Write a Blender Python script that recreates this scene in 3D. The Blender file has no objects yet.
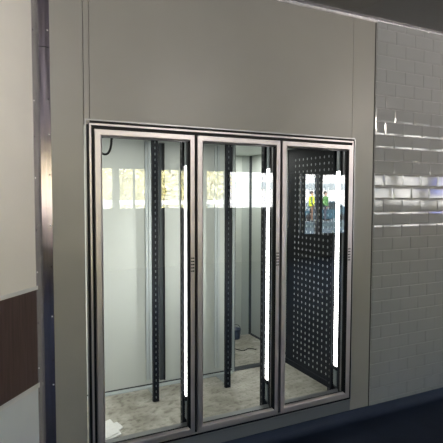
import bpy, bmesh, math, random
from mathutils import Vector, Matrix
random.seed(7)
C = bpy.context.scene.collection
PI = math.pi

# ---------------------------------------------------------------- materials
def new_mat(name):
    m = bpy.data.materials.new(name); m.use_nodes = True
    nt = m.node_tree; nt.nodes.clear()
    out = nt.nodes.new('ShaderNodeOutputMaterial')
    return m, nt, out

def mat(name, col, rough=0.5, metal=0.0, spec=0.5, var=0.0, vscale=6.0, stretch=(1, 1, 1), bump=0.0, bscale=60.0, col2=None, rvar=0.0):
    """Principled with a noise that varies colour, roughness and height."""
    m, nt, out = new_mat(name)
    b = nt.nodes.new('ShaderNodeBsdfPrincipled')
    nt.links.new(b.outputs[0], out.inputs[0])
    b.inputs['Base Color'].default_value = (*col, 1)
    b.inputs['Roughness'].default_value = rough
    b.inputs['Metallic'].default_value = metal
    b.inputs['Specular IOR Level'].default_value = spec
    tc = nt.nodes.new('ShaderNodeTexCoord')
    mp = nt.nodes.new('ShaderNodeMapping'); mp.inputs['Scale'].default_value = stretch
    nt.links.new(tc.outputs['Object'], mp.inputs['Vector'])
    n = nt.nodes.new('ShaderNodeTexNoise')
    n.inputs['Scale'].default_value = vscale; n.inputs['Detail'].default_value = 6
    nt.links.new(mp.outputs[0], n.inputs['Vector'])
    if var > 0 or col2:
        r = nt.nodes.new('ShaderNodeValToRGB')
        c2 = col2 if col2 else tuple(c * (1 + var) for c in col)
        c1 = col if col2 else tuple(c * (1 - var) for c in col)
        r.color_ramp.elements[0].position = 0.3; r.color_ramp.elements[1].position = 0.7
        r.color_ramp.elements[0].color = (*c1, 1); r.color_ramp.elements[1].color = (*c2, 1)
        nt.links.new(n.outputs['Fac'], r.inputs[0]); nt.links.new(r.outputs[0], b.inputs['Base Color'])
    if rvar > 0:
        mr = nt.nodes.new('ShaderNodeMapRange')
        mr.inputs['To Min'].default_value = max(0, rough - rvar); mr.inputs['To Max'].default_value = rough + rvar
        nt.links.new(n.outputs['Fac'], mr.inputs['Value']); nt.links.new(mr.outputs[0], b.inputs['Roughness'])
    if bump > 0:
        n2 = nt.nodes.new('ShaderNodeTexNoise'); n2.inputs['Scale'].default_value = bscale; n2.inputs['Detail'].default_value = 4
        nt.links.new(mp.outputs[0], n2.inputs['Vector'])
        bp = nt.nodes.new('ShaderNodeBump'); bp.inputs['Strength'].default_value = bump; bp.inputs['Distance'].default_value = 0.01
        nt.links.new(n2.outputs['Fac'], bp.inputs['Height']); nt.links.new(bp.outputs[0], b.inputs['Normal'])
    return m

def emit_mat(name, col, s):
    m, nt, out = new_mat(name)
    e = nt.nodes.new('ShaderNodeEmission'); e.inputs[0].default_value = (*col, 1); e.inputs[1].default_value = s
    nt.links.new(e.outputs[0], out.inputs[0]); return m

def glass_mat(name, tint, gain):
    """Thin pane: clear straight-through light plus a Fresnel mirror of its several surfaces."""
    m, nt, out = new_mat(name)
    t = nt.nodes.new('ShaderNodeBsdfTransparent'); t.inputs[0].default_value = (*tint, 1)
    g = nt.nodes.new('ShaderNodeBsdfGlossy'); g.inputs['Roughness'].default_value = 0.0
    f = nt.nodes.new('ShaderNodeFresnel')
    ge = nt.nodes.new('ShaderNodeNewGeometry')
    io = nt.nodes.new('ShaderNodeMapRange'); io.inputs['To Min'].default_value = 1.45; io.inputs['To Max'].default_value = 1 / 1.45
    nt.links.new(ge.outputs['Backfacing'], io.inputs['Value']); nt.links.new(io.outputs[0], f.inputs['IOR'])
    mu = nt.nodes.new('ShaderNodeMath'); mu.operation = 'MULTIPLY'; mu.inputs[1].default_value = gain; mu.use_clamp = True
    mx = nt.nodes.new('ShaderNodeMixShader')
    nt.links.new(f.outputs[0], mu.inputs[0]); nt.links.new(mu.outputs[0], mx.inputs[0])
    nt.links.new(t.outputs[0], mx.inputs[1]); nt.links.new(g.outputs[0], mx.inputs[2])
    nt.links.new(mx.outputs[0], out.inputs[0]); return m

M = {}
M['panel'] = mat('wall_panel_paint', (.243, .230, .214), .38, var=.03, vscale=3, bump=.03, bscale=140)
M['panel_kick'] = mat('kick_panel_shaded', (.115, .122, .135), .4, var=.03, vscale=3)  # wall paint made darker and bluish; the low shade is in the colour
M['panel_left'] = mat('left_panel_paint', (.90, .85, .79), .42, var=.03, vscale=3, bump=.03, bscale=140)
M['panel_low'] = mat('left_lower_paint', (.86, .88, .90), .42, var=.03, vscale=3)
M['wood'] = mat('brown_laminate', (.085, .056, .052), .35, var=.25, vscale=9, stretch=(9, 9, .5))
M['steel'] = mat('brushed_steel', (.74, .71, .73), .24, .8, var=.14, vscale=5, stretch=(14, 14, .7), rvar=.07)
M['steel_shade'] = mat('brushed_steel_shaded_leg', (.37, .325, .40), .17, 1.0, var=.16, vscale=5, stretch=(14, 14, .7), rvar=.07)  # darker, pinkish copy of the steel; this leg's shade is put into the colour
M['bright_trim'] = mat('bright_aluminium_edge', (.88, .87, .86), .35, .25, var=.15, vscale=5)
M['alu'] = mat('satin_anodised_aluminium', (.52, .475, .487), .40, .92, var=.04, vscale=8)
M['alu_dark'] = mat('dull_aluminium', (.30, .30, .31), .38, .9, var=.05, vscale=8)
M['black'] = mat('black_rubber', (.006, .006, .007), .5, spec=.2, var=.2, vscale=20)
M['black_metal'] = mat('black_powder_coat', (.006, .007, .009), .5, spec=.13, var=.15, vscale=12)
M['charcoal'] = mat('charcoal_metal', (.040, .046, .05), .5, spec=.25, var=.12, vscale=12)
M['tile'] = mat('glazed_grey_tile', (.262, .262, .270), .07, var=.03, vscale=3)
M['grout'] = mat('light_grout', (.44, .43, .43), .8, var=.1, vscale=40)
M['navy'] = mat('navy_vinyl', (.030, .039, .066), .6, spec=.15, var=.18, vscale=2.5, bump=.03, bscale=200)
M['ceiling'] = mat('dark_grey_ceiling', (.24, .235, .23), .6, var=.05, vscale=3)
M['joint'] = mat('dark_joint', (.02, .019, .018), .7, var=.1)
M['room'] = mat('room_wall_paint', (.26, .25, .25), .6, var=.04, vscale=2)
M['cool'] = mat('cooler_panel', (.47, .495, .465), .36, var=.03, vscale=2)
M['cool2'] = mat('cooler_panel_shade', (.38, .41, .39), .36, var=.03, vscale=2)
M['strip'] = mat('pale_wall_strip', (.42, .46, .46), .4, .2, var=.03)
M['led'] = emit_mat('led_diffuser', (1.0, .985, .96), 9.0)
M['led_off'] = mat('unlit_diffuser', (.30, .33, .35), .3, var=.05)
M['card'] = mat('white_card', (.82, .82, .80), .7, var=.04, vscale=25)
M['blue'] = mat('blue_plastic', (.03, .05, .10), .4, var=.15, vscale=9)
M['hole'] = mat('slot_shine', (.55, .57, .58), .5, var=.1)
M['glass'] = glass_mat('cooler_glass', (.90, .93, .915), 5.2)
M['pane'] = glass_mat('window_glass', (.94, .96, .95), 1.5)
M['winframe'] = mat('window_frame_grey', (.20, .21, .22), .4, var=.05)
M['grass'] = mat('spring_grass', (.43, .44, .32), .9, var=.3, vscale=1.5, col2=(.54, .52, .46))
M['path'] = mat('pale_paving', (.62, .58, .52), .8, var=.1)
M['bark'] = mat('bark', (.16, .12, .08), .9, var=.3, vscale=9)
M['leaf'] = mat('spring_leaves', (.62, .62, .30), .7, col2=(.85, .76, .50), vscale=2.2)
M['facade'] = mat('white_render', (.82, .81, .79), .8, var=.02)
M['facade_band'] = mat('grey_band', (.25, .29, .31), .5, var=.05)
M['sign'] = mat('blue_sign', (.05, .08, .55), .4, var=.05)
M['vest'] = mat('hi_vis_yellow', (.75, .95, .03), .7, var=.05)
M['greenvest'] = mat('green_jacket', (.04, .13, .03), .8, var=.1)
M['skin'] = mat('skin', (.50, .32, .24), .6, var=.04)
M['hair'] = mat('dark_hair', (.03, .022, .018), .6, var=.2, vscale=40)
M['brown_cloth'] = mat('brown_trousers', (.09, .05, .035), .9, var=.15, vscale=30)
M['dark_cloth'] = mat('dark_work_clothes', (.03, .04, .055), .9, var=.15, vscale=30)
M['car'] = mat('dark_teal_car_paint', (.02, .05, .07), .25, var=.05)
M['carglass'] = mat('car_glass', (.02, .03, .035), .06, var=.05)
M['knob'] = M['black']

def concrete():
    m, nt, out = new_mat('dusty_concrete')
    b = nt.nodes.new('ShaderNodeBsdfPrincipled'); nt.links.new(b.outputs[0], out.inputs[0])
    b.inputs['Roughness'].default_value = .75
    tc = nt.nodes.new('ShaderNodeTexCoord')
    a = nt.nodes.new('ShaderNodeTexNoise'); a.inputs['Scale'].default_value = 3.2; a.inputs['Detail'].default_value = 8; a.inputs['Roughness'].default_value = .65
    c = nt.nodes.new('ShaderNodeTexNoise'); c.inputs['Scale'].default_value = 26; c.inputs['Detail'].default_value = 6
    nt.links.new(tc.outputs['Object'], a.inputs['Vector']); nt.links.new(tc.outputs['Object'], c.inputs['Vector'])
    r = nt.nodes.new('ShaderNodeValToRGB')
    r.color_ramp.elements[0].position = .36; r.color_ramp.elements[0].color = (.27, .255, .21, 1)
    r.color_ramp.elements[1].position = .64; r.color_ramp.elements[1].color = (.54, .52, .46, 1)
    r2 = nt.nodes.new('ShaderNodeValToRGB')
    r2.color_ramp.elements[0].position = .33; r2.color_ramp.elements[0].color = (.55, .54, .50, 1)
    r2.color_ramp.elements[1].position = .5; r2.color_ramp.elements[1].color = (1, 1, 1, 1)
    mx = nt.nodes.new('ShaderNodeMixRGB'); mx.blend_type = 'MULTIPLY'; mx.inputs[0].default_value = .8
    nt.links.new(a.outputs['Fac'], r.inputs[0]); nt.links.new(c.outputs['Fac'], r2.inputs[0])
    nt.links.new(r.outputs[0], mx.inputs[1]); nt.links.new(r2.outputs[0], mx.inputs[2])
    nt.links.new(mx.outputs[0], b.inputs['Base Color'])
    bp = nt.nodes.new('ShaderNodeBump'); bp.inputs['Strength'].default_value = .25; bp.inputs['Distance'].default_value = .01
    nt.links.new(c.outputs['Fac'], bp.inputs['Height']); nt.links.new(bp.outputs[0], b.inputs['Normal'])
    return m
M['concrete'] = concrete()

# ---------------------------------------------------------------- helpers
def obj(name, bm, mats, parent=None, smooth=False, bevel=0):
    me = bpy.data.meshes.new(name)
    bmesh.ops.recalc_face_normals(bm, faces=bm.faces[:])
    bm.to_mesh(me); bm.free()
    for m in (mats if isinstance(mats, (list, tuple)) else [mats]):
        me.materials.append(m)
    if smooth:
        for p in me.polygons: p.use_smooth = True
    o = bpy.data.objects.new(name, me); C.objects.link(o)
    if parent:
        o.parent = parent; o.matrix_parent_inverse = Matrix.Translation(parent.location).inverted() if parent.type == 'EMPTY' else Matrix()
    if bevel:
        b = o.modifiers.new('soft_edges', 'BEVEL'); b.width = bevel; b.segments = 2; b.limit_method = 'ANGLE'
    return o

def thing(name, label, cat, loc=(0, 0, 0), group=None):
    o = bpy.data.objects.new(name, None); C.objects.link(o); o.location = loc
    o.empty_display_size = .1
    o['label'] = label; o['category'] = cat
    if group: o['group'] = group
    return o

def tag(o, label, cat, group=None):
    o['label'] = label; o['category'] = cat
    if group: o['group'] = group
    return o

def struct(o, label=None):
    o['kind'] = 'structure'
    if label: o['label'] = label
    return o

def box(bm, x0, x1, y0, y1, z0, z1, mi=0):
    v = [bm.verts.new(p) for p in ((x0, y0, z0), (x1, y0, z0), (x1, y1, z0), (x0, y1, z0), (x0, y0, z1), (x1, y0, z1), (x1, y1, z1), (x0, y1, z1))]
    for f in ((0, 3, 2, 1), (4, 5, 6, 7), (0, 1, 5, 4), (1, 2, 6, 5), (2, 3, 7, 6), (3, 0, 4, 7)):
        fa = bm.faces.new([v[i] for i in f]); fa.material_index = mi
    return bm

def B(*a): return box(bmesh.new(), *a)

def prism(bm, pts, axis, a0, a1, mi=0):
    """Extrude the closed 2-D outline pts along axis ('x','y','z')."""
    def P(p, a):
        return {'x': (a, p[0], p[1]), 'y': (p[0], a, p[1]), 'z': (p[0], p[1], a)}[axis]
    A = [bm.verts.new(P(p, a0)) for p in pts]; D = [bm.verts.new(P(p, a1)) for p in pts]
    n = len(pts)
    for i in range(n):
        f = bm.faces.new((A[i], A[(i + 1) % n], D[(i + 1) % n], D[i])); f.material_index = mi
    for L in (A, D):
        f = bm.faces.new(L); f.material_index = mi
    return bm

def ring_frame(bm, x0, x1, z0, z1, prof, mids):
    """Mitred rectangular frame: prof = closed list of (inset, y); mids = material per segment."""
    rings = []
    for d, y in prof:
        rings.append([bm.verts.new(p) for p in ((x0 + d, y, z0 + d), (x1 - d, y, z0 + d), (x1 - d, y, z1 - d), (x0 + d, y, z1 - d))])
    n = len(prof)
    for i in range(n):
        a, b = rings[i], rings[(i + 1) % n]
        for k in range(4):
            f = bm.faces.new((a[k], a[(k + 1) % 4], b[(k + 1) % 4], b[k])); f.material_index = mids[i]
    return bm

def tube(bm, pts, r, seg=8, mi=0):
    pts = [Vector(p) for p in pts]; rs = r if isinstance(r, (list, tuple)) else [r] * len(pts)
    rings = []
    for i, p in enumerate(pts):
        t = (pts[min(i + 1, len(pts) - 1)] - pts[max(i - 1, 0)]).normalized()
        a = t.cross(Vector((.31, .17, .93))).normalized()
        if a.length < .1: a = t.cross(Vector((1, 0, 0))).normalized()
        b = t.cross(a)
        rings.append([bm.verts.new(p + rs[i] * (math.cos(2 * PI * k / seg) * a + math.sin(2 * PI * k / seg) * b)) for k in range(seg)])
    for A, D in zip(rings, rings[1:]):
        for k in range(seg):
            bm.faces.new((A[k], A[(k + 1) % seg], D[(k + 1) % seg], D[k])).material_index = mi
    for L in (rings[0], rings[-1]): bm.faces.new(L).material_index = mi
    return bm

def lathe(bm, c, axis, prof, seg=12, mi=0):
    """prof: (radius, distance along axis) list, revolved about the axis through c."""
    ax = Vector(axis).normalized(); a = ax.orthogonal().normalized(); b = ax.cross(a); c = Vector(c)
    rings = [[bm.verts.new(c + ax * h + r * (math.cos(2 * PI * k / seg) * a + math.sin(2 * PI * k / seg) * b)) for k in range(seg)] for r, h in prof]
    for A, D in zip(rings, rings[1:]):
        for k in range(seg):
            bm.faces.new((A[k], A[(k + 1) % seg], D[(k + 1) % seg], D[k])).material_index = mi
    for L in (rings[0], rings[-1]): bm.faces.new(L).material_index = mi
    return bm

CEIL = 3.066
# frame of the cooler doors
FX0, FX1, FZ0, FZ1 = .420, 2.387, .161, 2.161
IZ = .12            # cooler floor
BY = .98            # cooler back wall
CORNER = (.185, 0.0)
LA = math.radians(40)
LD = Vector((-math.sin(LA), -math.cos(LA), 0))     # left wall runs this way from the corner
LN = Vector((math.cos(LA), -math.sin(LA), 0))      # its room-side normal

# ---------------------------------------------------------------- front wall of cold-room panels
g = .0022
def panel(x0, x1, z0, z1, m='panel'):
    bm = B(x0 + g / 2, x1 - g / 2, 0, .09, z0, z1)
    return struct(obj('wall_front', bm, M[m], bevel=.0015))
panel(CORNER[0], .4165, 0, CEIL)                    # beside the corner
panel(.4495, 2.3560, 2.135, CEIL)                   # above the doors
panel(2.3560, 2.567, FZ0 + .03, CEIL)               # right of the doors
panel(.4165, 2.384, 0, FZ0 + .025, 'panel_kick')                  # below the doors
panel(2.384, 2.567, 0, FZ0 + .03)
struct(obj('trim_1', B(.4180, .4480, -.0015, .06, FZ1 - .03, CEIL), M['panel'], bevel=.001))
# dark bedding behind the seams
struct(obj('wall_front_seam', B(CORNER[0] + .01, 2.60, .088, .10, 2.14, CEIL), M['joint']))
o = bpy.data.objects['wall_front_seam']; o.name = 'trim_2'
struct(obj('trim_3', B(2.3815, 2.3865, .02, .08, 0, FZ0 + .02), M['joint']))
struct(obj('trim_4', B(2.5655, 2.5785, -.001, .06, 0.07, CEIL), M['joint']))

# ---------------------------------------------------------------- tiled wall
def tile_wall():
    X0, Z0, TW, TH = 2.579, .003, .200, .1
    bm = bmesh.new()
    rnd = random.Random(3)
    X1 = 7.2
    row = 0; z = Z0
    while z < CEIL - .03:
        off = 0 if row % 2 == 1 else -TW / 2
        x = X0 + off
        zt = min(z + TH, CEIL - .012)
        while x < X1:
            xa, xb = max(x, X0) + .0014, min(x + TW, X1) - .0014
            za, zb = z + .0014, zt - .0014
            ix = .014
            tx, tz = rnd.gauss(0, .0035), rnd.gauss(0, .0028)
            def Y(px, pz, h): return -h + tx * (px - (xa + xb) / 2) + tz * (pz - (za + zb) / 2)
            base = [(xa, za), (xb, za), (xb, zb), (xa, zb)]
            top = [(xa + ix, za + ix), (xb - ix, za + ix), (xb - ix, zb - ix), (xa + ix, zb - ix)]
            r0 = [bm.verts.new((p[0], .002, p[1])) for p in base]
            r1 = [bm.verts.new((p[0], Y(*p, .0045 if p[1] < za + .01 else .0052), p[1])) for p in base]
            r2 = [bm.verts.new((p[0], Y(*p, .0059), p[1])) for p in top]
            for a, b in ((r0, r1), (r1, r2)):
                for k in range(4):
                    bm.faces.new((a[k], a[(k + 1) % 4], b[(k + 1) % 4], b[k]))
            bm.faces.new(r2)
            x += TW
        z += TH; row += 1
    box(bm, X0 - .002, X1, -.0015, .09, 0, CEIL, 1)
    return struct(obj('wall_right', bm, [M['tile'], M['grout']]))
tile_wall()
struct(obj('wall_right', B(7.2, 15.9, 0, .09, 0, CEIL), M['room']))

# ---------------------------------------------------------------- left wall at an angle, with its brown band
def along(s, n=0.0): 
    p = Vector((*CORNER, 0)) + LD * s + LN * n
    return (p.x, p.y)
def slab(name, s0, s1, n0, n1, z0, z1, m, parent=None, bevel=0):
    bm = prism(bmesh.new(), [along(s0, n0), along(s1, n0), along(s1, n1), along(s0, n1)], 'z', z0, z1)
    return obj(name, bm, m, parent, bevel=bevel)
wl = struct(slab('wall_left', 0.0, 2.2, -.09, 0, 1.226, CEIL, M['panel_left']))
slab('lower_panel', 0.0, 2.2, -.09, 0, 0, .69, M['panel_low'], wl)
slab('wood_band', 0.0, 2.2, -.09, .001, .69, 1.226, M['wood'], wl)
slab('edge_strip', .05, 2.2, -.005, .006, 1.216, 1.236, M['bright_trim'], wl, .001)
slab('edge_strip', .05, 2.2, -.005, .006, .674, .700, M['bright_trim'], wl, .001)
lp = along(2.2)
struct(obj('wall_side', B(-7, lp[0] + .06, lp[1], lp[1] + .1, 0, CEIL), M['room'])).name = 'wall_left_return'

# steel corner angle with rivets
ca = bmesh.new()
pts = [along(.058, .0), along(.058, .0022), along(.0, .0022), (CORNER[0] + .056, -.0022), (CORNER[0] + .056, 0), CORNER]
p2 = [along(.058, 0), along(.058, .0025), (CORNER[0] + .0016, -.0030), (CORNER[0], 0)]
prism(ca, p2, 'z', 0.0, CEIL - .002, 0)
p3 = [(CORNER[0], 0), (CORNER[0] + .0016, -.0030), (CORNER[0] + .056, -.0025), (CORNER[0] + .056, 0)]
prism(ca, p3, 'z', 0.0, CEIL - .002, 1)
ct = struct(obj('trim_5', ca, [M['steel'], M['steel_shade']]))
riv = [2.62, 2.25, 2.06, 1.84, 1.56, 1.33, 1.05, .80, .66]
for i, z in enumerate(riv):
    rb = lathe(bmesh.new(), (CORNER[0] + .046, -.0022, z), (0, -1, 0), [(.0042, 0), (.0042, .0012), (.002, .0022)], 10)
    obj('rivet', rb, M['black'] if i % 2 else M['bright_trim'], ct, True)
    p = along(.050, .0022)
    rb = lathe(bmesh.new(), (p[0], p[1], z - .02), LN, [(.004, 0), (.004, .0012), (.002, .0022)], 10)
    obj('rivet', rb, M['black'] if i % 2 == 0 else M['bright_trim'], ct, True)
jb = bmesh.new()
box(jb, CORNER[0] + .003, CORNER[0] + .0555, -.0034, -.0024, 2.528, 2.531)
obj('butt_joint', jb, M['black'], ct)

# ceiling edge angle along the wall top
tb = prism(bmesh.new(), [(0, 3.039), (-.004, 3.039), (-.006, CEIL - .006), (-.034, CEIL - .004), (-.034, CEIL), (0, CEIL)], 'x', CORNER[0] + .03, 7.2)
tt = struct(obj('trim_6', tb, M['steel']))
for i in range(14):
    x = 1.25 + i * .17
    rb = lathe(bmesh.new(), (x, -.005, 3.047), (0, -1, 0), [(.003, 0), (.003, .001), (.0015, .0018)], 8)
    obj('rivet', rb, M['steel'], tt)

# ---------------------------------------------------------------- floor, cove, ceiling, the rest of the room
struct(obj('floor', B(-7, 15.9, -8, .09, -.05, 0), M['navy']))
cv = [(0.0, .075), (-.008, .075)]
for k in range(7):
    a = PI / 2 * k / 6
    cv.append((-.008 - .05 * (1 - math.cos(a)), .055 * (1 - math.sin(a)) + .0005))
cv += [(-.062, 0), (0, 0)]
struct(obj('baseboard_front', prism(bmesh.new(), cv, 'x', CORNER[0] + .02, 7.2), M['navy']))
cb = B(-7, 2.3555, -8, .09, CEIL, CEIL + .06)
struct(obj('ceiling', cb, M['ceiling']))
struct(obj('ceiling', B(2.3585, 15.9, -8, .09, CEIL, CEIL + .06), M['ceiling']))
struct(obj('trim_7', B(2.350, 2.364, -8, .09, CEIL + .004, CEIL + .07), M['joint']))
struct(obj('wall_east', B(15.8, 15.9, -8, .1, 0, CEIL), M['room'])).name = 'wall_far_right'
struct(obj('wall_west', B(-7.1, -7, -8, 0, 0, CEIL), M['room'])).name = 'wall_far_left'

# window wall behind the viewer
openings = [(-5.8, -4.6, 1.42), (-4.4, -3.2, 1.42), (-3.0, -1.8, 1.42), (-1.6, -.4, 1.42), (-.2, .95, 1.42), (1.10, 2.31, 1.42),  # leftmost windows are unseen, added to let in more light
            (2.43, 3.10, 1.42), (3.45, 4.30, 1.42), (4.65, 5.21, 1.42), (5.31, 6.78, 1.42), (7.05, 7.19, .65), (7.50, 8.15, .65), (8.28, 9.30, .65),
            (9.50, 10.9, 1.42), (11.1, 12.5, 1.42), (12.7, 14.1, 1.42), (14.3, 15.6, 1.42)]
bars = {2: [], 6: [2.80], 7: [3.955], 9: [5.97], 11: [7.665]}
WT = 2.40
wb = bmesh.new()
box(wb, -7, 15.9, -8.2, -8, WT, CEIL)
box(wb, -7, 15.9, -8.2, -8, 0, .65)
xs = -7
for (a, b, z0) in openings:
    box(wb, xs, a, -8.2, -8, .65, WT)
    if z0 > .7: box(wb, a, b, -8.2, -8, .65, z0)
    xs = b
box(wb, xs, 15.9, -8.2, -8, .65, WT)
struct(obj('wall_back', wb, M['room']))
for i, (a, b, z0) in enumerate(openings):
    fb = bmesh.new()
    t = .022
    ring_frame(fb, a, b, z0, WT, [(0, -8.14), (0, -8.06), (t, -8.06), (t, -8.14)], [0] * 4)
    for x in bars.get(i, []):
        w = .065 if i == 11 else .022
        box(fb, x - w, x + w, -8.135, -8.065, z0 + t, WT - t)
    w = struct(obj('window_%d' % (i + 1), fb, M['winframe']))
    pb = bmesh.new()
    pb.faces.new([pb.verts.new(p) for p in ((a + t, -8.1, z0 + t), (b - t, -8.1, z0 + t), (b - t, -8.1, WT - t), (a + t, -8.1, WT - t))])
    obj('pane', pb, M['pane'], w)

# ---------------------------------------------------------------- cooler shell
struct(obj('floor', B(-.6, 2.62, .09, 3.0, -.05, IZ), M['concrete'])).name = 'floor_cooler'
struct(obj('ceiling', B(-.6, 2.7, .09, 3.0, 2.19, 2.27), M['cool'])).name = 'ceiling_cooler'
bw = bmesh.new()
xs = [-.6, .05, 1.045, 1.853]
for a, b in zip(xs, xs[1:]):
    box(bw, a + .001, b - .001, BY, BY + .08, IZ, 2.19)
struct(obj('wall_cooler_back', bw, M['cool'], bevel=.001))
struct(obj('trim_8', B(1.853, 1.878, BY - .004, BY + .085, IZ, 2.19), M['strip']))
struct(obj('trim_9', B(1.878, 1.896, BY + .02, BY + .09, IZ, 2.19), M['charcoal']))
struct(obj('wall_cooler_left', B(-.6, -.52, .09, 3.0, IZ, 2.19), M['cool']))
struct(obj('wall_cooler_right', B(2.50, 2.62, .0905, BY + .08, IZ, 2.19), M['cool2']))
struct(obj('wall_cooler_rear_right', B(2.57, 2.62, BY + .08, 1.93, IZ, 2.19), M['cool']))
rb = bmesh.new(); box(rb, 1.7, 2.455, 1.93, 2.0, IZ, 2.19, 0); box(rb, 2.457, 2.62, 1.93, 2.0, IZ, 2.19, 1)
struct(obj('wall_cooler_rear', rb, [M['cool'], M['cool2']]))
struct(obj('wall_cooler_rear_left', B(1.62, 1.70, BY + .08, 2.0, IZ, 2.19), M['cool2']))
struct(obj('trim_10', prism(bmesh.new(), [(2.55, 1.93), (2.57, 1.93), (2.57, 1.905)], 'z', IZ, 2.19), M['charcoal']))
struct(obj('baseboard_cooler', B(2.557, 2.57, BY + .08, 1.905, IZ, IZ + .02), M['charcoal']))
# base angle along the back wall and threshold of the opening
ab = prism(bmesh.new(), [(BY, IZ + .016), (BY - .004, IZ + .016), (BY - .008, IZ + .008), (BY - .035, IZ + .004), (BY - .035, IZ), (BY, IZ)], 'x', -.5, 1.853)
struct(obj('baseboard_cooler_back', ab, M['strip']))
struct(obj('trim_11', B(-.5, 1.853, BY - .0035, BY - .001, IZ + .016, IZ + .026), M['joint']))
struct(obj('trim_12', prism(bmesh.new(), [(BY, IZ), (BY, IZ + .006), (BY + .01, IZ + .012), (BY + .07, IZ + .012), (BY + .08, IZ + .006), (BY + .08, IZ)], 'x', 1.853, 2.44), M['charcoal']))

# ---------------------------------------------------------------- the glass-door unit
unit = thing('glass_door_cooler_front', 'three-door aluminium and glass cooler front set into the grey panel wall', 'cooler doors', (1.4035, 0, FZ0))
fb = bmesh.new()
prof = [(0, .0), (0, -.006), (.008, -.006), (.009, -.001), (.0215, -.001), (.0225, -.010), (.024, -.012), (.034, -.012), (.0355, -.010), (.0365, -.001), (.054, -.001), (.054, .105), (.030, .105), (.030, 0)]
mids = [2, 2, 1, 1, 1, 0, 0, 0, 1, 1, 2, 2, 2, 2]
ring_frame(fb, FX0, FX1, FZ0, FZ1, prof, mids)
obj('outer_frame', fb, [M['alu'], M['black'], M['alu_dark']], unit)
DX = [.470 + i * .6275 for i in range(3)]; DW = .609
DZ0, DZ1 = .205, 2.103
ST = .044
def build_door(x0):
    x1 = x0 + DW
    bm = bmesh.new()
    pr = [(0, -.006), (0, -.033), (.002, -.035), (.029, -.035), (.033, -.034), (.040, -.028), (.043, -.021), (.044, -.014), (.044, -.006)]
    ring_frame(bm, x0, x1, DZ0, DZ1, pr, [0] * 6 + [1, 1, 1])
    bm.faces.ensure_lookup_table()
    for i in (3, 4, 5):                       # the right stile's inner slope is black
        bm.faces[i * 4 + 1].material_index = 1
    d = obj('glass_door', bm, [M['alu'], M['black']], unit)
    gb = bmesh.new()
    a, b, c, e = x0 + ST - .003, x1 - ST + .003, DZ0 + ST - .003, DZ1 - ST + .003
    gb.faces.new([gb.verts.new(p) for p in ((a, -.016, c), (b, -.016, c), (b, -.016, e), (a, -.016, e))])
    gl = obj('glass_pane', gb, M['glass'], d)
    sb = bmesh.new()
    ring_frame(sb, x0 + .010, x1 - .010, DZ0 + .010, DZ1 - .010, [(0, -.005), (0, .0), (.014, .0), (.014, -.005)], [0] * 4)
    obj('gasket', sb, M['black'], d)
    hb = bmesh.new()
    hx = x1 - .0155
    box(hb, hx - .0125, hx + .0125, -.0362, -.034, 1.236, 1.354, 1)
    for k in range(5):
        z = 1.254 + k * .0205
        for s in (-.0058, .0058):
            lathe(hb, (hx + s, -.0358, z), (0, -1, 0), [(.0053, 0), (.0053, .0012)], 8, 0)
    gp = obj('grip_plate', hb, [M['black'], M['alu']], d); gp['label'] = 'small grip plate with two rows of dark dots'
    return d
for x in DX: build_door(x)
centers = [DX[0] + .62125, DX[1] + .62125, 2.346]
for i, xm in enumerate(centers):
    mb = bmesh.new()
    if i < 2:
        box(mb, xm - .028, xm + .028, -.003, .066, FZ0 + .05, FZ1 - .05, 0)
    else:
        box(mb, xm - .028, xm - .014, -.002, .066, FZ0 + .054, FZ1 - .054, 0)
    box(mb, xm - .0305, xm - .027, .030, .043, FZ0 + .055, FZ1 - .055, 1)
    mo = obj('mullion', mb, [M['black'], M['alu_dark']], unit)
    # slanted lamp channel on the mullion, seen through the glass
    z0, z1 = FZ0 + .06, FZ1 - .06
    lz0, lz1 = .395, 1.92
    a, b = Vector((xm - .022, .085, 0)), Vector((xm - .008, .145, 0))
    nrm = Vector((-(b - a).y, (b - a).x, 0)).normalized()
    def q(p, d): r = p + nrm * d; return (r.x, r.y)
    cb = bmesh.new()
    prism(cb, [q(a, -.014), q(a, -.001), q(b, -.001), q(b, -.014)], 'z', z0, z1)
    ch = obj('lamp_channel', cb, M['charcoal'], mo)
    e = (b - a).normalized() * .004
    lb = prism(bmesh.new(), [q(a + e, -.001), q(a + e, .004), q(a + e * 4, .008), q(b - e * 4, .008), q(b - e, .004), q(b - e, -.001)], 'z', lz0, lz1)
    obj('led_diffuser', lb, M['led'], mo)
    ub = prism(bmesh.new(), [q(a + e, -.001), q(a + e, .004), q(a + e * 4, .007), q(b - e * 4, .007), q(b - e, .004), q(b - e, -.001)], 'z', lz1 + .01, z1 - .02)
    obj('unlit_cover', ub, M['led_off'], mo)
    ub = prism(bmesh.new(), [q(a + e, -.001), q(a + e, .004), q(a + e * 4, .007), q(b - e * 4, .007), q(b - e, .004), q(b - e, -.001)], 'z', z0 + .02, lz0 - .03)
    obj('unlit_cover', ub, M['led_off'], mo)
    kb = prism(bmesh.new(), [q(a, -.001), q(a, .011), q(b, .012), q(b + e * 2, -.001)], 'z', lz0 - .028, lz0 + .002)
    obj('end_clip', kb, M['black'], mo, bevel=.002)
    # slotted pilaster behind it
    sb = bmesh.new()
    box(sb, xm - .024, xm + .018, .158, .200, IZ, FZ1 - .02, 0)
    z = IZ + .06
    while z < FZ1 - .08:
        box(sb, xm - .0246, xm - .0238, .176, .181, z, z + .016, 1); z += .05
    obj('slotted_pilaster', sb, [M['black_metal'], M['alu_dark']], mo)
# small pale connector on the middle lamp
obj('lamp_connector', B(centers[1] - .012, centers[1] + .002, .150, .165, 1.285, 1.335), M['strip'], unit, bevel=.002)

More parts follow.
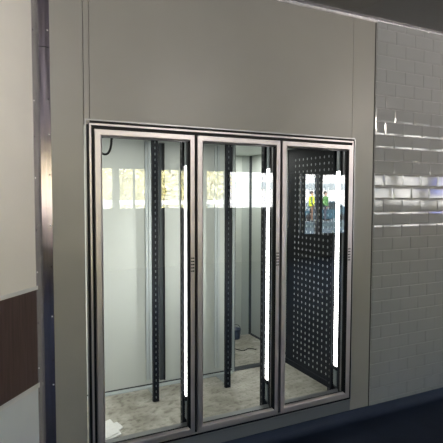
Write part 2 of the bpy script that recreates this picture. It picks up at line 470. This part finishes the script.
# ---------------------------------------------------------------- slotted shelf uprights against the cooler back wall
def make_upright(x, label):
    t = thing('shelf_upright', label, 'shelf upright', (x, .68, IZ), 'slotted shelf uprights in the cooler')
    top = 2.17
    fb = bmesh.new()
    # front post: U channel with real slots, a black plate ladder
    w, dpt = .046, .030
    x0, x1 = x - w / 2, x + w / 2
    box(fb, x0, x0 + .004, .680, .680 + dpt, IZ, top); box(fb, x1 - .004, x1, .680, .680 + dpt, IZ, top)
    box(fb, x0 + .004, x - .004, .680, .684, IZ, top); box(fb, x + .004, x1 - .004, .680, .684, IZ, top)
    z = IZ; 
    while z < top - .01:
        box(fb, x - .004, x + .004, .680, .684, z, min(z + .026, top)); z += .045
    obj('slotted_post', fb, M['black_metal'], t)
    bb = B(x - .010, x + .010, .694, .700, IZ + .005, top - .005)
    o = obj('post_liner', bb, M['strip'], t); o['label'] = 'pale grey liner showing through the slots'
    rb = bmesh.new()
    box(rb, x + .118, x + .146, .945, BY - .004, IZ + .055, top - .01, 0)
    box(rb, x + .146, x + .160, .935, BY - .004, IZ + .055, top - .01, 1)
    obj('rear_channel', rb, [M['charcoal'], M['black']], t)
    gb = prism(bmesh.new(), [(.712, IZ), (.935, IZ), (.935, IZ + .012), (.73, IZ + .10), (.712, IZ + .10)], 'x', x + .010, x + .018)
    o = obj('base_gusset', gb, M['strip'], t); o['label'] = 'light grey foot plate running back to the wall'
    wb = bmesh.new()
    box(wb, x + .005, x + .026, BY - .010, BY - .001, IZ + .065, top); box(wb, x + .032, x + .056, BY - .010, BY - .001, IZ + .065, top)
    o = obj('wall_strip', wb, M['strip'], t); o['label'] = 'pale strip on the wall behind the black post'
    return t
u1 = make_upright(1.0435, 'black slotted shelf upright with black side knob, behind the left glass door')
kb = lathe(bmesh.new(), (1.2035, .962, 1.765), (1, 0, 0), [(.042, 0), (.040, .008), (.030, .015), (.012, .020)], 16)
obj('knob', kb, M['black'], u1, True)
make_upright(1.6690, 'black slotted shelf upright behind the middle glass door, beside the opening')

# ---------------------------------------------------------------- perforated end panel
pp = thing('perforated_panel', 'tall black perforated end panel with rows of holes behind the right glass door', 'perforated panel', (2.44, .55, IZ))
PX = 2.440
bm = bmesh.new()
cols = [.37 + i * .06 for i in range(9)]; rows = [.22 + j * .0541 for j in range(35)]
Y0, Y1, Z0, Z1 = .165, .972, IZ + .05, 2.165
R = .0105; NS = 10
def hole_cell(ya, yb, za, zb, cy, cz):
    ring = []; outer = []
    for k in range(NS):
        a = 2 * PI * (k + .5) / NS
        dy, dz = math.cos(a), math.sin(a)
        ring.append((cy + R * .8 * dy, cz + R * 1.15 * dz))
    def sq(a):
        dy, dz = math.cos(a), math.sin(a)
        t = min(((yb if dy > 0 else ya) - cy) / dy if abs(dy) > 1e-9 else 1e9, ((zb if dz > 0 else za) - cz) / dz if abs(dz) > 1e-9 else 1e9)
        return (cy + dy * t, cz + dz * t)
    ang = sorted([(2 * PI * (k + .5) / NS, 0) for k in range(NS)])
    fr = [bm.verts.new((PX, p[0], p[1])) for p in ring]; bk = [bm.verts.new((PX + .0015, p[0], p[1])) for p in ring]
    ou = [bm.verts.new((PX, *sq(a))) for a, _ in ang]
    corners = {0: (yb, zb), 1: (ya, zb), 2: (ya, za), 3: (yb, za)}
    ca_ = {k: math.atan2(c[1] - cz, c[0] - cy) % (2 * PI) for k, c in corners.items()}
    for k in range(NS):
        k2 = (k + 1) % NS
        bm.faces.new((fr[k], fr[k2], bk[k2], bk[k]))
        a0 = ang[k][0]; a1 = ang[k2][0] + (2 * PI if k2 == 0 else 0)
        mid = [c for c, aa in ca_.items() if a0 < aa < a1 or a0 < aa + 2 * PI < a1]
        vs = [ou[k]] + [bm.verts.new((PX, *corners[c])) for c in mid] + [ou[k2], fr[k2], fr[k]]
        bm.faces.new(vs)
for y in cols:
    for z in rows:
        hole_cell(y - .03, y + .03, z - .02705, z + .02705, y, z)
def quad(ya, yb, za, zb):
    bm.faces.new([bm.verts.new(p) for p in ((PX, ya, za), (PX, yb, za), (PX, yb, zb), (PX, ya, zb))])
ya, yb, za, zb = cols[0] - .03, cols[-1] + .03, rows[0] - .02705, rows[-1] + .02705
quad(Y0, Y1, Z0, za); quad(Y0, Y1, zb, Z1); quad(Y0, ya, za, zb); quad(yb, Y1, za, zb)
obj('perforated_sheet', bm, M['black_metal'], pp)
eb = bmesh.new()
box(eb, PX - .004, PX + .035, Y0 - .025, Y0, IZ, Z1); box(eb, PX - .004, PX + .035, Y1, Y1 + .006, IZ, Z1)
box(eb, PX + .001, PX + .035, Y0, Y1, Z1 - .02, Z1)
obj('edge_post', eb, M['black_metal'], pp)
obj('base_rail', B(PX - .012, PX + .035, Y0, Y1, IZ, Z0), M['black_metal'], pp, bevel=.003)
o = obj('hole_shine_sheet', B(PX + .0022, PX + .008, Y0, Y1, Z0, Z1 - .02), M['hole'], pp); o['label'] = 'pale sheet added so the holes look lit'  # added sheet; its pale colour stands for light in the holes

# ---------------------------------------------------------------- cables, card, blue item
def cable(dx, label):
    pts = [(.655, .20, 2.155), (.636, .235, 2.13), (.627, .25, 2.10), (.622, .25, 2.05), (.612, .25, 2.012), (.597, .25, 1.992), (.578, .25, 1.988), (.558, .25, 2.0), (.535, .24, 2.04), (.515, .20, 2.10), (.51, .16, 2.15)]
    # smooth it
    P = [Vector(p) + Vector((dx, 0, 0)) for p in pts]
    S = []
    for i in range(len(P) - 1):
        p0, p1, p2, p3 = P[max(i - 1, 0)], P[i], P[i + 1], P[min(i + 2, len(P) - 1)]
        for k in range(5):
            t = k / 5
            S.append(.5 * ((2 * p1) + (-p0 + p2) * t + (2 * p0 - 5 * p1 + 4 * p2 - p3) * t * t + (-p0 + 3 * p1 - 3 * p2 + p3) * t ** 3))
    S.append(P[-1])
    o = obj('power_cable', tube(bmesh.new(), S, .0075, 8), M['black'], smooth=True)
    tag(o, label, 'cable', 'cables hanging at the cooler ceiling')
cable(0, 'black cable looping down from the ceiling behind the left glass door')
cable(.628, 'black cable at the top left corner behind the middle glass door')

ck = bmesh.new()
th = .010
ol = [(.556, .236), (.680, .292), (.676, .352), (.712, .380), (.690, .470), (.664, .462), (.654, .530), (.560, .490)]
prism(ck, ol, 'z', IZ + .003, IZ + .003 + th)
sheet = tag(obj('folded_card', ck, M['card'], bevel=.002), 'white folded card sheet lying on the concrete behind the left door', 'card')
fl = prism(bmesh.new(), [(.566, .262), (.664, .306), (.640, .500), (.566, .470)], 'z', IZ + .0135, IZ + .019)
obj('top_flap', fl, M['card'], sheet)

tub = thing('blue_tub', 'small dark blue tub on the floor at the back of the rear room', 'tub', (2.335, 1.85, IZ))
tbm = lathe(bmesh.new(), (2.335, 1.85, IZ), (0, 0, 1), [(.050, 0), (.055, .015), (.062, .10), (.066, .104), (.066, .112), (.058, .112), (.050, .02), (.01, .018)], 24)
obj('tub_body', tbm, M['blue'], tub, True)
hp = [(2.335 + .064 * math.cos(a), 1.85 + .01 * math.sin(a), IZ + .108 + .05 * math.sin(a)) for a in [PI * k / 10 for k in range(11)]]
obj('handle', tube(bmesh.new(), hp, .003, 6), M['black'], tub, True)

# a dark hose left lying on the rear-room floor
hs = [(2.05 + .30 * t, 1.60 + .05 * math.sin(t * 9) - .22 * t, IZ + .008) for t in [k / 14 for k in range(15)]]
tag(obj('floor_cord', tube(bmesh.new(), hs, .0045, 6), M['black'], smooth=True), 'dark cord lying across the rear room floor beyond the opening', 'cord')

# ---------------------------------------------------------------- outdoors, seen as reflections in the glass and tiles
struct(obj('ground', B(-60, 90, -90, -8.2, -.3, -.02), M['grass'])).name = 'ground'
struct(obj('pavement', B(-60, 90, -13.5, -8.25, -.018, 0), M['path'])).name = 'pavement'
M['asphalt'] = mat('dark_asphalt', (.03, .05, .058), .85, var=.15, vscale=4)
struct(obj('car_park', B(8.6, 40, -27.4, -8.26, -.02, .002), M['asphalt'])).name = 'car_park'
struct(obj('footpath', B(-40, 14, -24, -21, -.018, .0), M['path'])).name = 'footpath'

def leafy_tree():
    t = thing('leafy_tree', 'yellow-green spring tree outside the windows, mirrored in the glass doors', 'tree', (0, 0, 0), 'trees mirrored in the cooler glass')
    tb = bmesh.new()
    tube(tb, [(0, 0, -.05), (.04, .03, .8), (-.03, .05, 1.7), (.02, 0, 2.8), (0, -.05, 4.2)], [.17, .13, .11, .08, .03], 8)
    rnd = random.Random(5)
    tips = []
    for k in range(9):
        a = k * 2.4; h = 1.0 + k * .33
        tip = Vector((1.3 * math.cos(a), 1.3 * math.sin(a), h + 1.1))
        tube(tb, [(0, 0, h), tuple(tip * .5 + Vector((0, 0, h * .45))), tuple(tip)], [.06, .04, .015], 5); tips.append(tip)
    obj('trunk', tb, M['bark'], t, True)
    lb = bmesh.new()
    for k in range(3600):
        while True:
            p = Vector((rnd.uniform(-1, 1), rnd.uniform(-1, 1), rnd.uniform(-1, 1)))
            if .25 < p.length < 1: break
        p = Vector((p.x * 1.9, p.y * 1.9, 3.1 + p.z * 2.4))
        s = rnd.uniform(.07, .15)
        a = Vector((rnd.gauss(0, 1), rnd.gauss(0, 1), rnd.gauss(0, 1))).normalized(); b = a.orthogonal().normalized()
        lb.faces.new([lb.verts.new(p + v) for v in (-a * s, b * s * .55, a * s, -b * s * .55)])
    obj('foliage', lb, M['leaf'], t)
    return t
def copy_tree(o, parent=None):
    c = o.copy(); C.objects.link(c); c.parent = parent
    for ch in o.children:
        d = copy_tree(ch, c)
    return c
proto = leafy_tree()
spots = [(3.2, -20.5), (6.9, -26.5), (7.9, -20.5), (11.9, -25), (2.2, -26), (9.9, -31.5), (-2.4, -25), (-1.6, -20.5), (5.2, -32)]
for i, (x, y) in enumerate(spots):
    o = proto if i == 0 else copy_tree(proto)
    o.location = (x, y, 0); o.rotation_euler = (0, 0, i * 1.3); s = .9 + .25 * ((i * 7) % 5) / 4; o.scale = (s, s, s)

bl = thing('street_building', 'long white building with a grey band and blue sign, mirrored in the tiles', 'building', (27, -28, 0))
obj('wall', B(15.2, 46, -34, -27.5, -.02, 7), M['facade'], bl)
gb_ = B(15.4, 29.5, -27.53, -27.46, 2.35, 2.85)
obj('window_band', gb_, M['facade_band'], bl)
obj('roof', B(15.0, 46.2, -34.2, -27.4, 7, 7.25), M['facade_band'], bl)
obj('fascia_sign', B(34.6, 37.6, -27.6, -27.45, 2.1, 3.35), M['sign'], bl, bevel=.02)

rl = thing('white_railing', 'long white railing below the trees, mirrored across the left and middle glass doors', 'railing', (6, -18, 0))
obj('top_rail', B(-4, 14.5, -18.05, -17.95, 1.36, 1.56), M['facade'], rl, bevel=.01)
for i in range(8):
    obj('post', B(-3.9 + i * 2.6, -3.8 + i * 2.6, -18.12, -18.05, -.02, 1.50), M['facade_band'], rl)
# parked car
car = thing('parked_car', 'dark teal parked car outside, mirrored low in the right glass door', 'car', (19.0, -22.5, 0))
side = [(-2.1, .28), (-2.15, .62), (-1.95, .82), (-1.25, .90), (-.75, 1.34), (-.3, 1.44), (.7, 1.44), (1.2, 1.30), (1.75, .95), (2.08, .88), (2.12, .45), (2.05, .28)]
cbm = bmesh.new(); prism(cbm, [(19.2 + x, z) for x, z in side], 'y', -23.35, -21.65)
cbody = obj('body', cbm, M['car'], car, bevel=.05)
wbm = prism(bmesh.new(), [(19.2 + x, z) for x, z in ((-1.08, .93), (-.68, 1.28), (-.26, 1.37), (.66, 1.37), (1.1, 1.24), (1.45, .96))], 'y', -23.36, -21.64)
obj('side_window', wbm, M['carglass'], car)
for x in (-1.35, 1.3):
    for y in (-21.72, -23.28):
        wh = lathe(bmesh.new(), (19.2 + x, y - .1, .31), (0, 1, 0), [(.12, 0), (.30, 0), (.32, .03), (.32, .17), (.30, .20), (.12, .20)], 20)
        obj('wheel', wh, M['black'], car, True)

def person(loc, rz, label, shirt, trousers, vest=None, hat=None):
    t = thing('person', label, 'person', loc); t.rotation_euler = (0, 0, rz)
    J = {'pelvis': (0, 0, .96, .15), 'waist': (0, 0, 1.10, .135), 'chest': (0, 0, 1.32, .165), 'neckb': (0, 0, 1.47, .085), 'neck': (0, -.01, 1.55, .055), 'head': (0, -.02, 1.66, .095), 'crown': (0, -.01, 1.74, .075)}
    for s, n in ((1, 'L'), (-1, 'R')):
        J['sh' + n] = (s * .18, 0, 1.43, .065); J['el' + n] = (s * .25, .03, 1.15, .045); J['wr' + n] = (s * .23, -.12, .92, .033); J['ha' + n] = (s * .22, -.15, .85, .036)
        J['hip' + n] = (s * .10, 0, .90, .10); J['kn' + n] = (s * .11, -.03 * s, .50, .065); J['an' + n] = (s * .12, .03 * -s, .09, .045); J['toe' + n] = (s * .13, -.16, .045, .04)
    E = [('pelvis', 'waist'), ('waist', 'chest'), ('chest', 'neckb'), ('neckb', 'neck'), ('neck', 'head'), ('head', 'crown')]
    for n in 'LR':
        E += [('chest', 'sh' + n), ('sh' + n, 'el' + n), ('el' + n, 'wr' + n), ('wr' + n, 'ha' + n), ('pelvis', 'hip' + n), ('hip' + n, 'kn' + n), ('kn' + n, 'an' + n), ('an' + n, 'toe' + n)]
    names = list(J)
    me = bpy.data.meshes.new('body'); me.from_pydata([J[k][:3] for k in names], [(names.index(a), names.index(b)) for a, b in E], [])
    ob = bpy.data.objects.new('body', me); C.objects.link(ob); ob.parent = t
    # clothing colour by height on the body
    m, nt, out = new_mat('person_body'); b = nt.nodes.new('ShaderNodeBsdfPrincipled'); b.inputs['Roughness'].default_value = .8
    nt.links.new(b.outputs[0], out.inputs[0])
    tc = nt.nodes.new('ShaderNodeTexCoord'); sp = nt.nodes.new('ShaderNodeSeparateXYZ'); nt.links.new(tc.outputs['Object'], sp.inputs[0])
    mr = nt.nodes.new('ShaderNodeMapRange'); mr.inputs['From Max'].default_value = 2.0; nt.links.new(sp.outputs['Z'], mr.inputs['Value'])
    r = nt.nodes.new('ShaderNodeValToRGB'); r.color_ramp.interpolation = 'CONSTANT'
    els = r.color_ramp.elements
    els[0].position = 0; els[0].color = (.02, .018, .016, 1); els[1].position = .05; els[1].color = (*trousers, 1)
    e = els.new(.48); e.color = (*shirt, 1); e = els.new(.755); e.color = (.50, .32, .24, 1)
    nt.links.new(mr.outputs[0], r.inputs[0]); nt.links.new(r.outputs[0], b.inputs['Base Color'])
    me.materials.append(m)
    sk = ob.modifiers.new('skin', 'SKIN')
    for i, k in enumerate(names):
        me.skin_vertices[0].data[i].radius = (J[k][3], J[k][3] * (.72 if k in ('chest', 'waist', 'pelvis') else 1))
        me.skin_vertices[0].data[i].use_root = (k == 'pelvis')
    ss = ob.modifiers.new('smooth', 'SUBSURF'); ss.levels = 2; ss.render_levels = 2
    # fingers on each hand
    for s in (1, -1):
        hb = bmesh.new()
        for f in range(4):
            x = s * .22 + (f - 1.5) * .018
            tube(hb, [(x, -.152, .83), (x, -.168, .795 - .006 * (1.5 - abs(f - 1.5))), (x, -.165, .765)], [.009, .0085, .006], 6)
        tube(hb, [(s * .19, -.16, .86), (s * .175, -.185, .83), (s * .18, -.195, .80)], [.011, .010, .007], 6)
        obj('hand_fingers', hb, M['skin'], None, True).parent = t
    hb = bmesh.new(); bmesh.ops.create_uvsphere(hb, u_segments=16, v_segments=10, radius=.105)
    for v in hb.verts:
        v.co = Vector((v.co.x * .95, v.co.y * 1.1 + .008, v.co.z * 1.0 + 1.70))
        if v.co.z < 1.68 and v.co.y < .03: v.co.y = .03
    obj('hair' if not hat else 'cap', hb, M['hair'] if not hat else hat, None, True).parent = t
    fb_ = bmesh.new()
    tube(fb_, [(0, -.105, 1.68), (0, -.128, 1.645), (0, -.108, 1.635)], [.008, .014, .008], 6)
    obj('nose', fb_, M['skin'], None, True).parent = t
    for s in (1, -1):
        eb_ = lathe(bmesh.new(), (s * .035, -.100, 1.68), (0, -1, 0), [(.012, 0), (.010, .008), (.004, .012)], 8)
        obj('eye', eb_, M['black'], None, True).parent = t
    mo_ = tube(bmesh.new(), [(-.025, -.098, 1.605), (0, -.106, 1.602), (.025, -.098, 1.605)], .006, 6)
    obj('mouth', mo_, M['brown_cloth'], None, True).parent = t
    if vest:
        vb = bmesh.new()
        seg = 20; rings = []
        for z, rx, ry in ((.94, .20, .165), (1.10, .19, .155), (1.30, .225, .170), (1.44, .20, .135), (1.50, .10, .10)):
            rings.append([vb.verts.new((rx * math.cos(2 * PI * k / seg), ry * math.sin(2 * PI * k / seg), z)) for k in range(seg)])
        for A, D in zip(rings, rings[1:]):
            for k in range(seg): vb.faces.new((A[k], A[(k + 1) % seg], D[(k + 1) % seg], D[k]))
        obj('safety_vest', vb, vest, None, True).parent = t
    return t
person((16.2, -19.2, .28), PI - 1.05, 'person in a yellow high-visibility vest and brown trousers, mirrored in the right door', (.03, .04, .055), (.10, .055, .035), M['vest'])
person((17.35, -19.4, .28), PI - .5, 'person in a dark green jacket, mirrored right of the yellow vest', (.06, .16, .04), (.03, .035, .05), M['greenvest'])
obj_kerb = struct(obj('kerb', B(14, 20, -20.2, -18.4, -.02, .28), M['asphalt']))
obj_kerb.name = 'kerb'

# ---------------------------------------------------------------- light
w = bpy.data.worlds.new('sky'); bpy.context.scene.world = w; w.use_nodes = True
nt = w.node_tree; nt.nodes.clear()
wo = nt.nodes.new('ShaderNodeOutputWorld'); bg = nt.nodes.new('ShaderNodeBackground')
sky = nt.nodes.new('ShaderNodeTexSky'); sky.sky_type = 'NISHITA'; sky.sun_disc = False
sky.sun_elevation = math.radians(42); sky.sun_rotation = math.radians(-20); sky.air_density = 1.0; sky.dust_density = 3.0
nt.links.new(sky.outputs[0], bg.inputs[0]); bg.inputs[1].default_value = 2.2; nt.links.new(bg.outputs[0], wo.inputs[0])
sl = bpy.data.lights.new('sun', 'SUN'); sl.energy = 42; sl.angle = .01; sl.color = (1, .97, .93)
so = bpy.data.objects.new('sun', sl); C.objects.link(so)
so.rotation_euler = Vector((.25, -.8, -.75)).to_track_quat('-Z', 'Y').to_euler()
# sky portals in the window openings
for (a, b, z0) in openings:
    pl = bpy.data.lights.new('window_portal', 'AREA'); pl.shape = 'RECTANGLE'; pl.size = b - a; pl.size_y = WT - z0
    pl.cycles.is_portal = True
    po = bpy.data.objects.new('window_portal', pl); C.objects.link(po)
    po.location = ((a + b) / 2, -8.21, (WT + z0) / 2); po.rotation_euler = (math.radians(90), 0, 0)
# unseen fill lamps, added to shape the light on walls and cooler
def area(name, loc, direc, sx, sy, e, col):
    l = bpy.data.lights.new(name, 'AREA'); l.shape = 'RECTANGLE'; l.size = sx; l.size_y = sy; l.energy = e; l.color = col
    o = bpy.data.objects.new(name, l); C.objects.link(o); o.location = loc
    o.rotation_euler = Vector(direc).to_track_quat('-Z', 'Y').to_euler(); return o
area('wall_fill', (1.0, -1.7, 2.9), (-1.2, 1.15, -1.0), .2, .2, 1.3, (1, .95, .89)).data.spread = math.radians(64)  # added spot that brightens the left wall
for lx, le, lc in ((-.6, 20, .89), (2.2, 10, .89), (5.0, 44, .80)):
    area('wall_fill', (lx, -3.5, 2.86), (0, 1, .14), .5, .14, le, (1, .95 - (.89 - lc) * .5, lc)).data.spread = math.radians(96)  # added washers, aimed to keep the upper wall brighter
for lx, le in ((.455, 4.2), (1.091, 4.6), (1.718, 6.0)):  # unseen strips added behind the mullions to brighten the cooler back wall
    area('back_wall_fill', (lx, .222, 1.02), (0, 1, -.12), .03, 1.1, le, (1, .99, .95))
area('cooler_fill', (1.1, .45, 2.17), (0, 0, -1), 1.8, .2, 12, (1, .99, .95))  # added fill for the cooler interior, hidden above the doors
area('rear_room_fill', (2.2, 1.5, 2.17), (0, 0, -1), .4, .4, 13, (1, .99, .95))  # added fill that brightens the rear room

# ---------------------------------------------------------------- camera
cam = bpy.data.cameras.new('camera'); co = bpy.data.objects.new('camera', cam); C.objects.link(co)
F, yaw, pit, rol, dist = 457.4871, math.radians(25.4154), math.radians(3.06485), math.radians(.1409), 2.693876
cam.sensor_width = 36; cam.lens = F / 443 * 36; cam.clip_start = .05; cam.clip_end = 300
f = Vector((math.sin(yaw) * math.cos(pit), math.cos(yaw) * math.cos(pit), -math.sin(pit)))
r = Vector((math.cos(yaw), -math.sin(yaw), 0)); u = r.cross(f)
r2 = r * math.cos(rol) + u * math.sin(rol); u2 = -r * math.sin(rol) + u * math.cos(rol)
co.matrix_world = Matrix(((r2.x, u2.x, -f.x, 0), (r2.y, u2.y, -f.y, -dist), (r2.z, u2.z, -f.z, 1.72), (0, 0, 0, 1)))
sc = bpy.context.scene
sc.camera = co
sc.view_settings.view_transform = 'Standard'; sc.view_settings.look = 'None'; sc.view_settings.exposure = 0
sc.cycles.transparent_max_bounces = 16; sc.cycles.max_bounces = 10; sc.cycles.glossy_bounces = 6
sc.cycles.caustics_reflective = False; sc.cycles.sample_clamp_indirect = 6
